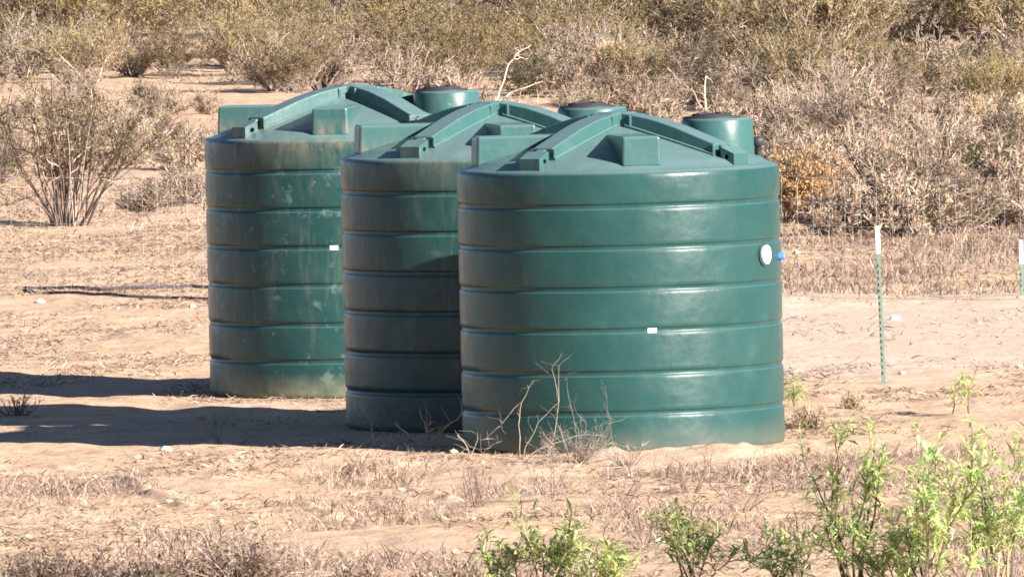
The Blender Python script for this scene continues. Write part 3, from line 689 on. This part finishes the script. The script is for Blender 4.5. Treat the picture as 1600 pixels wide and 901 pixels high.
# ------------------------------------------------------------------ litter and stubble nobody could count
def blades(name, n, region, Lr, wr, flat, cols, kind_mat, seed, dens=None, lab=None, cat=None):
    rs = np.random.RandomState(seed); x0, x1, y0, y1 = region; k = int(n * 3)
    # even cover over the ground in depth
    x = rs.uniform(x0, x1, k); y = rs.uniform(y0, y1, k)
    if dens is not None:
        keep = rs.rand(k) < dens(x, y); x = x[keep]; y = y[keep]
    for tx, ty, _, _ in TANKS:
        kp = np.hypot(x - tx, y - ty) > 1.33; x = x[kp]; y = y[kp]
    x = x[:n]; y = y[:n]; n = len(x); z = H(x, y)
    az = rs.uniform(0, 2 * np.pi, n); L = rs.uniform(Lr[0], Lr[1], n) * (.6 + .8 * rs.rand(n)); w = rs.uniform(wr[0], wr[1], n)
    el = np.clip(rs.normal(flat[0], flat[1], n), 0, 1.5)
    d = np.stack([np.cos(az) * np.cos(el), np.sin(az) * np.cos(el), np.sin(el)], -1)
    az2 = az + rs.normal(0, .9, n); el2 = np.clip(el * .6 + rs.normal(0, .25, n), -.1, 1.4)
    d2 = np.stack([np.cos(az2) * np.cos(el2), np.sin(az2) * np.cos(el2), np.sin(el2)], -1)
    s = np.cross(d, np.array([0, 0, 1.0]) + rs.normal(0, .5, (n, 3))); s /= np.linalg.norm(s, axis=1)[:, None] + 1e-9
    p0 = np.stack([x, y, z - .004], -1); p1 = p0 + d * (L / 2)[:, None]; p2 = p1 + d2 * (L / 2)[:, None]
    ww = w[:, None] * s
    V = np.stack([p0 - ww * .5, p0 + ww * .5, p1 + ww * .5, p1 - ww * .5, p2 + ww * .15, p2 - ww * .15], 1).reshape(-1, 3)
    b = np.arange(n)[:, None] * 6
    Fq = np.concatenate([b + np.array([0, 1, 2, 3]), b + np.array([3, 2, 4, 5])], 1).reshape(-1, 4).astype(np.int32)
    me = bpy.data.meshes.new(name); me.vertices.add(len(V)); me.vertices.foreach_set('co', V.astype(np.float32).ravel())
    me.loops.add(Fq.size); me.loops.foreach_set('vertex_index', Fq.ravel()); me.polygons.add(len(Fq)); me.polygons.foreach_set('loop_start', np.arange(0, Fq.size, 4, dtype=np.int32))
    me.update(calc_edges=True); me.materials.append(kind_mat)
    cols = np.array(cols); cc = cols[rs.randint(0, len(cols), n)] * rs.uniform(.75, 1.25, (n, 1)); cc = np.repeat(cc, 6, 0)
    at = me.color_attributes.new('Col', 'FLOAT_COLOR', 'POINT'); arr = np.ones((len(V), 4), np.float32); arr[:, :3] = cc; at.data.foreach_set('color', arr.ravel())
    o = bpy.data.objects.new(name, me); C.objects.link(o); tag(o, lab, cat, None, 'stuff'); return o
def patchy(s1, lo, hi, seed):
    return lambda x, y: np.clip((vnoise(x / s1, y / (s1 * 1.6), seed) + .5 - lo) / (hi - lo), 0, 1)
TAN = [(.52, .39, .29), (.42, .31, .23), (.32, .235, .19), (.60, .47, .34), (.20, .14, .115)]
DRK = [(.27, .195, .155), (.18, .125, .105), (.33, .25, .20), (.42, .33, .26)]
blades('dry_litter', 175000, (-6.5, 6.5, 92, 190), (.03, .12), (.006, .014), (.15, .2), TAN, M_STRAW, 1, lambda x, y: patchy(1.2, .34, .8, 21)(x, y) * np.where((x > 1.9) & (y > 124) & (y < 141), .12, 1.0), 'fine dry straw and twig litter spread over the dirt', 'litter')
blades('dead_grass', 20000, (-5.5, 6.0, 92, 110), (.06, .2), (.004, .009), (.7, .4), DRK, M_STRAW, 2, patchy(1.1, .5, .8, 22), 'short purplish dead grass in patches over the foreground dirt', 'grass')
blades('dry_stubble', 11000, (1.5, 7.5, 139, 160), (.05, .17), (.006, .012), (.9, .4), TAN + DRK, M_STRAW, 3, patchy(1.8, .3, .7, 23), 'dry stubble along the fence right of the tanks', 'grass')
blades('brush_litter', 42000, (-11, 11, 160, 292), (.08, .22), (.008, .016), (.6, .45), [(.34, .26, .20), (.28, .21, .15), (.20, .15, .12), (.42, .33, .25)], M_STRAW, 4, patchy(3.2, .34, .62, 24), 'dry grass and fallen twigs between the far shrubs', 'grass')
# bare stones
def stone(px, py, r, label, seed, group=None):
    random.seed(seed); bm = bmesh.new(); bmesh.ops.create_icosphere(bm, subdivisions=2, radius=r)
    for v in bm.verts: v.co *= random.uniform(.72, 1.15); v.co.z *= .7; v.co.x *= 1.25
    x, y = ground_at(px, py); o = link_bm('stone', bm, M_ROCK, None, False, (x, y, Hs(x, y) + r * .3)); o.rotation_euler.z = random.uniform(0, 6)
    return tag(o, label, 'stone', group)
ST = [(330, 693, .035, 'small white stone at the foot of the forked twigs in the tank shadow'), (357, 690, .028, 'tiny white stone right of the forked twigs'), (1485, 590, 0, ''), (1409, 583, .035, 'white stone on the dirt right of the metal post'),
      (1592, 573, .035, 'white stone near the right edge beyond the post'), (258, 706, .04, 'pale stone on lit dirt below the tank shadows'), (1398, 497, .05, 'pale stone behind the metal post'), (1030, 850, .04, 'pale stone left of the dark leaved plant'),
      (62, 472, .05, 'pale stone below the bend of the dark pipe'), (300, 482, .04, 'pale stone between the pipe and the farthest tank'), (600, 700, .03, 'small pale stone below the middle tank'), (1245, 398, .05, 'pale stone near the right edge of the front tank')]
for k, (px, py, r, lab) in enumerate(ST):
    if r: stone(px, py, r, lab, 100 + k)
rs = random.Random(9)
for k in range(36):
    stone(rs.uniform(-40, 1640), rs.choice([rs.uniform(700, 890), rs.uniform(375, 600)]), rs.uniform(.012, .028), 'small pale pebble lying on the open dirt', 300 + k, 'pebbles on the dirt')
for k in range(30):
    stone(rs.uniform(20, 900), rs.uniform(706, 880), rs.uniform(.018, .04), 'brown clod of dirt lying in the foreground', 500 + k, 'clods in the foreground').data.materials[0] = M_GROUND
